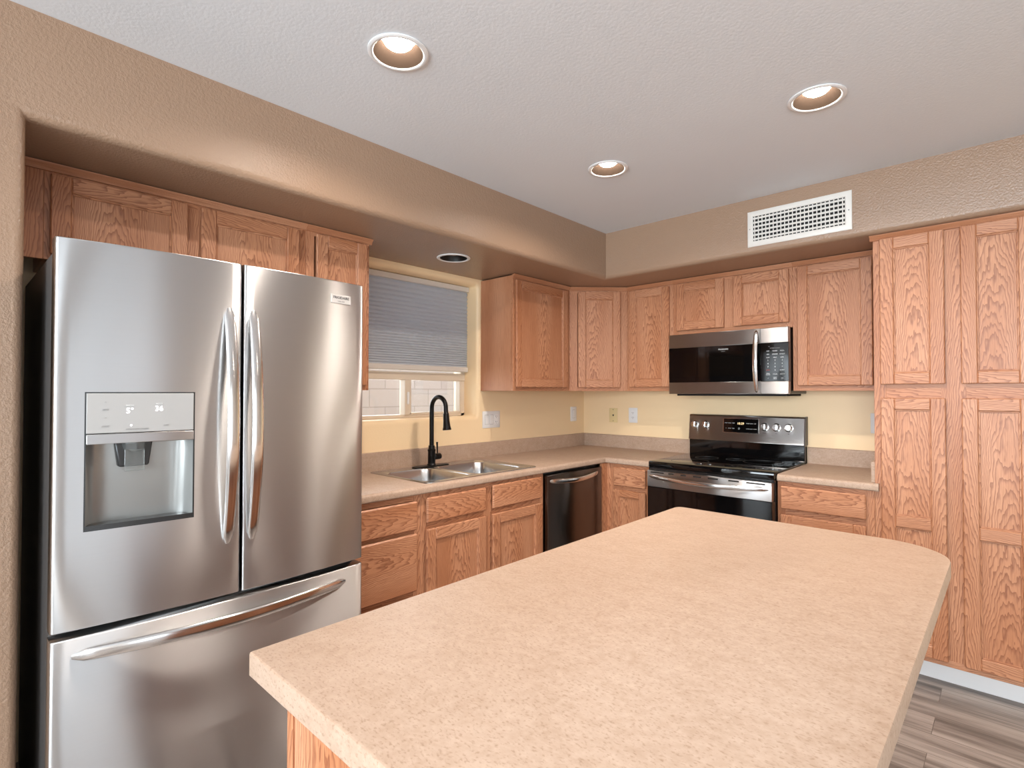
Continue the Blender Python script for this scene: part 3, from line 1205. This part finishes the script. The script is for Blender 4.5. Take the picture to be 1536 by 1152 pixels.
N = 32
for x, p in ((.418, ld), (.491, rd)):
    path = [(x, fx(x) - bow(i / N, .050, -.004), .890 + (1.626 - .890) * i / N) for i in range(N + 1)]
    blade('handle', p, path, (1, 0, 0), .0185, .008)
path = [(.045 + (.835 - .045) * i / N, fx(.045 + .79 * i / N) - bow(i / N, .040, -.004), .660) for i in range(N + 1)]
blade('handle', fz, path, (0, 0, 1), .019, .008)
lx0, lx1 = .768, .852
lp = MB().box(lx0, lx1, -.003, .003, -.0165, .0165, .001)
lg = lp.build('badge', 'badge', rd)
lg.location = (0, 0, 0)
ang = math.atan2(fx(lx1) - fx(lx0), lx1 - lx0)
for v in lg.data.vertices:
    x = v.co.x
    v.co.y += fx(x) - .0005
    v.co.z += 1.706
mid = (lx0 + lx1) / 2
text('badge_lettering', 'FRIGIDAIRE', .0135, (mid, fx(mid) - .0042, 1.711), (math.cos(ang), math.sin(ang), 0), (0, 0, 1), 'ink_dark', lg, .0003)
text('badge_lettering', 'GALLERY', .0075, (mid, fx(mid) - .0042, 1.698), (math.cos(ang), math.sin(ang), 0), (0, 0, 1), 'ink_grey', lg, .0003)

# ------------------------------------------------------------------ dishwasher
dwm = thing('dishwasher', 'stainless dishwasher between the sink cabinet and the corner', 'dishwasher', (.612, -1.2755, 0), R90)
MB().box(.004, .596, .02, .58, .02, .868, .002).build('tub', 'black', dwm)
MB().box(.006, .588, -.026, .018, .105, .856, .006, seg=2).build('door', 'steel_dark_reflection', dwm)
MB().box(.02, .576, .06, .08, 0.0, .10).build('toe_kick', 'black', dwm)
path = [(.028 + .512 * i / N, -.026 - bow(i / N, .034, -.003), .822 - .012 * math.sin(PI * i / N)) for i in range(N + 1)]
blade('handle', dwm, path, (0, 0, 1), .0155, .007)

# ------------------------------------------------------------------ range
RX = .9762
rg = thing('range', 'freestanding electric range with black glass cooktop', 'range', (RX, -.66, 0))
RW = .7585
MB().box(.002, RW - .002, .03, .635, .09, .885, .003).build('body', 'black', rg)
MB().box(0, RW, -.003, .600, .884, .9225, .006, seg=2).build('cooktop', 'black_glass', rg)
for cx_, cy_, r_ in ((.20, .17, .115), (.56, .17, .09), (.20, .43, .075), (.56, .43, .115), (.38, .46, .06)):
    MB().lathe([(r_, .9226), (r_, .9229), (r_ - .003, .9229), (r_ - .003, .9226)], 40, (cx_, cy_, 0), caps=False).build('burner_ring', 'ink_dark', rg)
b = MB()
b.prism([(.598, .884), (.598, 1.030), (.632, 1.060), (.654, 1.060), (.654, .884)], 0, .001, RW - .001)
b.build('backguard_base', 'black_glass', rg, bevel=.003)
b = MB()
b.prism([(.580, 1.028), (.586, 1.040), (.603, 1.196), (.612, 1.206), (.650, 1.206), (.650, 1.028)], 0, 0, RW)
bgp = b.build('backguard', 'steel_panel', rg, bevel=.003)
MB().prism([(.5795, 1.026), (.6, 1.026), (.652, 1.026), (.652, 1.2065), (.612, 1.2065)][0:0] or [(.584, 1.027), (.652, 1.027), (.652, 1.208), (.610, 1.208)], 0, RW, RW + .004).build('backguard_end_cap', 'body_grey', rg)
SL = Vector((0, .017, .156)).normalized()
NRM = Vector((0, -SL.z, SL.y))


def on_guard(x, z):
    return Vector((x, .586 + (z - 1.040) * .017 / .156, z))


for i, x in enumerate((.044, .120, .519, .593, .667)):
    c0 = on_guard(x, 1.134)
    rings = []
    for r_, h_ in ((.027, 0), (.027, .004), (.0215, .006), (.020, .022), (.0175, .025)):
        rings.append([c0 + NRM * h_ + Vector((1, 0, 0)) * (r_ * math.cos(2 * PI * k / 24)) + SL * (r_ * math.sin(2 * PI * k / 24)) for k in range(24)])
    kb = MB().loft(rings).build('knob', 'chrome', rg)
    g = MB()
    rings = []
    for h_ in (.022, .034):
        rings.append([c0 + NRM * h_ + Vector((1, 0, 0)) * a + SL * c_ for a, c_ in ((-.0055, -.020), (.0055, -.020), (.0055, .020), (-.0055, .020))])
    g.loft(rings)
    g.build('grip', 'chrome', kb, bevel=.002)
    text('knob_print', ('LF', 'LR', 'WARM', 'RR', 'RF')[i], .007, on_guard(x, 1.094) + NRM * .001, (1, 0, 0), SL, 'ink_dark', rg)
def guard_plate(x0, x1, z0, z1, nm, mat, h, p):
    q = MB()
    rings = []
    for h_ in (-.002, h):
        rings.append([on_guard(x, z) + NRM * h_ for x, z in ((x0, z0), (x1, z0), (x1, z1), (x0, z1))])
    q.loft(rings)
    return q.build(nm, mat, p, bevel=.001)
bz = guard_plate(.245, .485, 1.086, 1.186, 'display_bezel', 'chrome', .0015, rg)
ds = guard_plate(.250, .480, 1.090, 1.182, 'display', 'black_glass', .003, rg)
def gtext(s, size, x, z, mat):
    text('display_print', s, size, on_guard(x, z) + NRM * .0036, (1, 0, 0), SL, mat, ds, .0002)
gtext('10:29', .021, .365, 1.150, 'led_amber')
for i, (x, s) in enumerate(((.268, 'BAKE'), (.293, 'BROIL'), (.318, 'KEEP'), (.412, 'TIMER'), (.436, 'CLOCK'), (.461, 'SET'))):
    gtext(s, .0075, x, 1.152, 'ink_light')
for x, s in ((.268, '\u2227'), (.293, 'CONV'), (.318, 'SELF'), (.355, 'ON\nOFF'), (.412, 'OVEN'), (.436, 'LIGHT'), (.461, 'START')):
    gtext(s, .0075, x, 1.116, 'ink_light')
# oven door
MB().box(.001, RW - .001, .0, .03, .866, .884, .002).build('vent_gap', 'black', rg)
od = MB().box(.004, RW - .004, -.028, .028, .765, .868, .004, seg=2).build('oven_door_top', 'steel_panel', rg)
for x, w in ((.03, .09), (.15, .035), (.23, .035), (.31, .05), (.40, .06), (.52, .06), (.62, .10)):
    MB().box(x, x + w, -.0295, -.02, .853, .861, .001).build('vent_slot', 'dark', od)
MB().box(.004, RW - .004, -.026, .028, .255, .7655, .004).build('oven_door', 'black_glass', rg)
MB().box(.11, RW - .11, -.0265, -.02, .33, .66, .001).build('oven_window', 'oven_window', rg)
MB().box(.004, RW - .004, -.026, .028, .10, .25, .004).build('warming_drawer', 'steel_panel', rg)
path = [(.022 + (RW - .044) * i / N, -.028 - bow(i / N, .042, -.003), .832 - .010 * math.sin(PI * i / N)) for i in range(N + 1)]
blade('handle', rg, path, (0, 0, 1), .015, .008)
for x in (.05, RW - .05):
    for y in (.08, .56):
        MB().lathe([(.02, 0), (.02, .095)], 12, (x, y, 0)).build('foot', 'black', rg)

# ------------------------------------------------------------------ microwave
mw = thing('microwave_oven', 'stainless over-the-range microwave hung above the range', 'microwave', (.9762, -.376, 1.352))
MW, MH = .757, .400
MB().box(.002, MW - .002, .03, .374, 0.002, MH, .003).build('body', 'black', mw)
MB().box(.03, MW - .03, .06, .36, -.012, .003, .002).build('vent_underside', 'dark', mw)
DX = .598
md = MB().box(0.001, DX - .0015, .001, .03, .0775, .3085, .001).build('door', 'black_glass', mw)
MB().box(0, DX - .001, 0, .03, .308, MH, .003).build('upper_trim', 'steel_panel', md)
MB().box(0, DX - .001, 0, .03, 0, .078, .003).build('lower_trim', 'steel_panel', md)
MB().box(.10, .50, .0004, .003, .115, .268, .0005).build('door_screen', 'oven_window', md)
kp = MB().box(DX + .001, MW - .001, .001, .03, .0775, .3085, .001).build('control_panel', 'black_glass', mw)
MB().box(DX + .001, MW, 0, .03, .308, MH, .003).build('upper_trim', 'steel_panel', kp)
MB().box(DX + .001, MW, 0, .03, 0, .078, .003).build('lower_trim', 'steel_panel', kp)
path = [(.575, -bow(i / N, .034, -.003), .012 + .376 * i / N) for i in range(N + 1)]
blade('handle', md, path, (1, 0, 0), .015, .007)
def mtext(s, size, x, z, mat, p, nm='key_print'):
    text(nm, s, size, (x, .0005, z), (1, 0, 0), (0, 0, 1), mat, p, .0003)
mtext('FRIGIDAIRE', .0125, .372, .285, 'ink_light', md, 'door_lettering')
mtext('GALLERY', .0065, .372, .272, 'ink_grey', md, 'door_lettering')
kx = (.641, .681, .721)
mtext('\u2013', .012, .648, .287, 'ink_light', kp)
mtext('SENSOR COOKING', .0065, .681, .276, 'ink_grey', kp)
for r_, row in enumerate((('POP\nCORN', 'BAKED\nPOTATO', 'PIZZA'), ('VEG', 'DINNER\nPLATE', 'REHEAT'), ('SOFT\nEN', 'MELT', 'DEFR'))):
    for x, s in zip(kx, row):
        mtext(s.split('\n')[0], .0085, x, .259 - r_ * .0195, 'ink_light', kp)
for r_, row in enumerate((('1', '2', '3'), ('4', '5', '6'), ('7', '8', '9'))):
    for x, s in zip(kx, row):
        mtext(s, .0125, x, .203 - r_ * .0195, 'ink_light', kp)
mtext('STOP', .0085, kx[0], .144, 'ink_red', kp)
mtext('0', .0125, kx[1], .144, 'ink_light', kp)
mtext('START', .0095, kx[2], .144, 'ink_light', kp)
for x, s in zip(kx, ('TIMER\nCLOCK', 'POWER', 'ADD 30')):
    mtext(s, .0075, x, .120, 'ink_light', kp)
for x, s in zip(kx, ('\u2227', 'LIGHT\nHI/LO', 'FAN')):
    mtext(s, .007, x, .096, 'ink_light', kp)


# ------------------------------------------------------------------ ceiling lamps
def can(label, x, y, z, lit=True, trim='white_trim', baf='baffle', group='recessed ceiling lamps'):
    c = thing('recessed_light', label, 'ceiling light', (x, y, z), 0, group)
    MB().lathe([(.0805, -.0005), (.097, -.001), (.097, -.004), (.092, -.0065), (.083, -.007), (.0785, -.0035), (.0785, .0)], 40, caps=False).build('trim_ring', trim, c, angle=50)
    MB().lathe([(.0785, -.004), (.0775, .0), (.0655, .030), (.058, .050)], 40, caps=False).build('baffle', baf, c)
    MB().lathe([(.0585, .0500), (.050, .049), (.049, .042), (.045, .030), (.035, .021), (.019, .0155), (.0004, .014)], 32, caps=False).build('lens', 'lamp' if lit else 'lens_off', c)
    MB().lathe([(.0795, .0), (.0795, .11), (.0004, .11)], 24, caps=False).build('housing', 'dark', c)
    return c


can('lit recessed ceiling light nearest the refrigerator and largest in view', *CANS[0], H)
can('lit recessed ceiling light in front of the air vent', *CANS[1], H)
can('lit recessed ceiling light nearest the room corner, smallest of the lit ones', *CANS[2], H)
can('added fill light in the ceiling behind the camera position', *CANS[3], H)
can('added fill light in the ceiling at the far end of the rear room', *CANS[4], H)
can('added fill light in the ceiling near the side wall', *CANS[5], H)
can('unlit black recessed light in the bulkhead above the sink', .337, -1.760, SZ, False, 'white_trim', 'baffle_black')

# ------------------------------------------------------------------ air vent
vn = thing('air_vent', 'white rectangular air vent grille high on the tan bulkhead', 'vent', (1.603, -SY, 2.183))
VW, VH = .508, .199
b = MB()
m_ = .030
ol_ = [(0, 0), (VW, 0), (VW, VH), (0, VH)]
rings = []
for ins_, y in ((0, -.0005), (0, -.004), (.004, -.007), (m_ - .004, -.009), (m_, -.006), (m_, -.0008)):
    rings.append([(abs(x - ins_) if x == 0 else x - ins_, y, (z + ins_) if z == 0 else z - ins_) for x, z in ol_])
b.loft(rings, caps=False)
b.build('frame', 'vent_white', vn)
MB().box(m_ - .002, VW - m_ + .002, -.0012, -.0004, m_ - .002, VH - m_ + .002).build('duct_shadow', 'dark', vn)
b = MB()
for i in range(23):
    x = m_ + (VW - 2 * m_) * (i + .5) / 23
    b.box(x - .0022, x + .0022, -.0078, -.0050, m_, VH - m_)
b.build('vertical_blades', 'vent_white', vn)
b = MB()
for i in range(6):
    z = m_ + (VH - 2 * m_) * (i + .5) / 6
    b.prism([(-.0050, z - .0045), (-.0040, z - .0055), (-.0014, z + .0045), (-.0024, z + .0055)], 0, m_, VW - m_)
b.build('horizontal_blades', 'vent_white', vn)
for x in (.013, VW - .013):
    MB().lathe([(.0035, -.0075), (.0032, -.0095), (.0, -.0098)][0:2], 10, (x, 0, VH / 2), 'y').build('screw', 'ink_grey', vn)


# ------------------------------------------------------------------ wall plates (local frame faces -y)
def plate(name, label, cat, loc, rot, w, h, mat, parts):
    p = thing(name, label, cat, loc, rot)
    MB().box(-w / 2, w / 2, -.007, -.0005, -h / 2, h / 2, .003, seg=2).build('cover_plate', mat, p)
    for kind, x in parts:
        if kind == 'rocker':
            MB().box(x - .0165, x + .0165, -.0095, -.006, -.033, .033, .002).build('rocker', mat, p)
            MB().box(x - .018, x + .018, -.0074, -.0066, -.0345, .0345).build('rocker_gap', 'ink_grey', p)
        elif kind == 'outlet':
            for dz in (-.019, .019):
                q = MB().loft([[(x + a, y, dz + c_) for a, c_ in rrect(-.016, .016, -.0135, .0135, .009, 4)] for y in (-.0062, -.0085)]).build('socket', mat, p)
                s_ = MB()
                s_.box(x - .0075, x - .0050, -.0089, -.008, dz - .002, dz + .007)
                s_.box(x + .0050, x + .0075, -.0089, -.008, dz - .001, dz + .006)
                s_.box(x - .002, x + .002, -.0089, -.008, dz - .0095, dz - .006)
                s_.build('socket_slots', 'ink_dark', q)
        elif kind == 'jack':
            MB().box(x - .006, x + .006, -.0085, -.006, -.006, .007, .001).build('jack', 'ink_dark', p)
            for dz in (-.046, .046):
                MB().lathe([(.0035, -.0066), (.003, -.0082)], 10, (x, 0, dz), 'y').build('screw', 'ink_dark', p)
    return p


plate('wall_switch_plate', 'wide white plate with rocker switches and outlet beside the sink window', 'switch plate', (0, -1.122, 1.171), R90, .170, .118, 'white_plastic', (('rocker', -.046), ('rocker', 0.0), ('outlet', .046)))
plate('wall_switch', 'single white wall switch just left of the room corner', 'switch', (0, -.153, 1.182), R90, .080, .120, 'white_plastic', (('rocker', 0),))
plate('phone_jack', 'almond phone jack plate on the yellow wall right of the corner', 'wall jack', (.298, 0, 1.175), 0, .076, .117, 'almond', (('jack', 0),))
plate('wall_outlet', 'white duplex outlet right of the almond phone jack', 'outlet', (.481, 0, 1.180), 0, .078, .119, 'white_plastic', (('outlet', 0),))
plate('wall_outlet', 'white outlet half hidden behind the pantry edge', 'outlet', (2.112, 0, 1.180), 0, .076, .119, 'white_plastic', (('outlet', 0),))
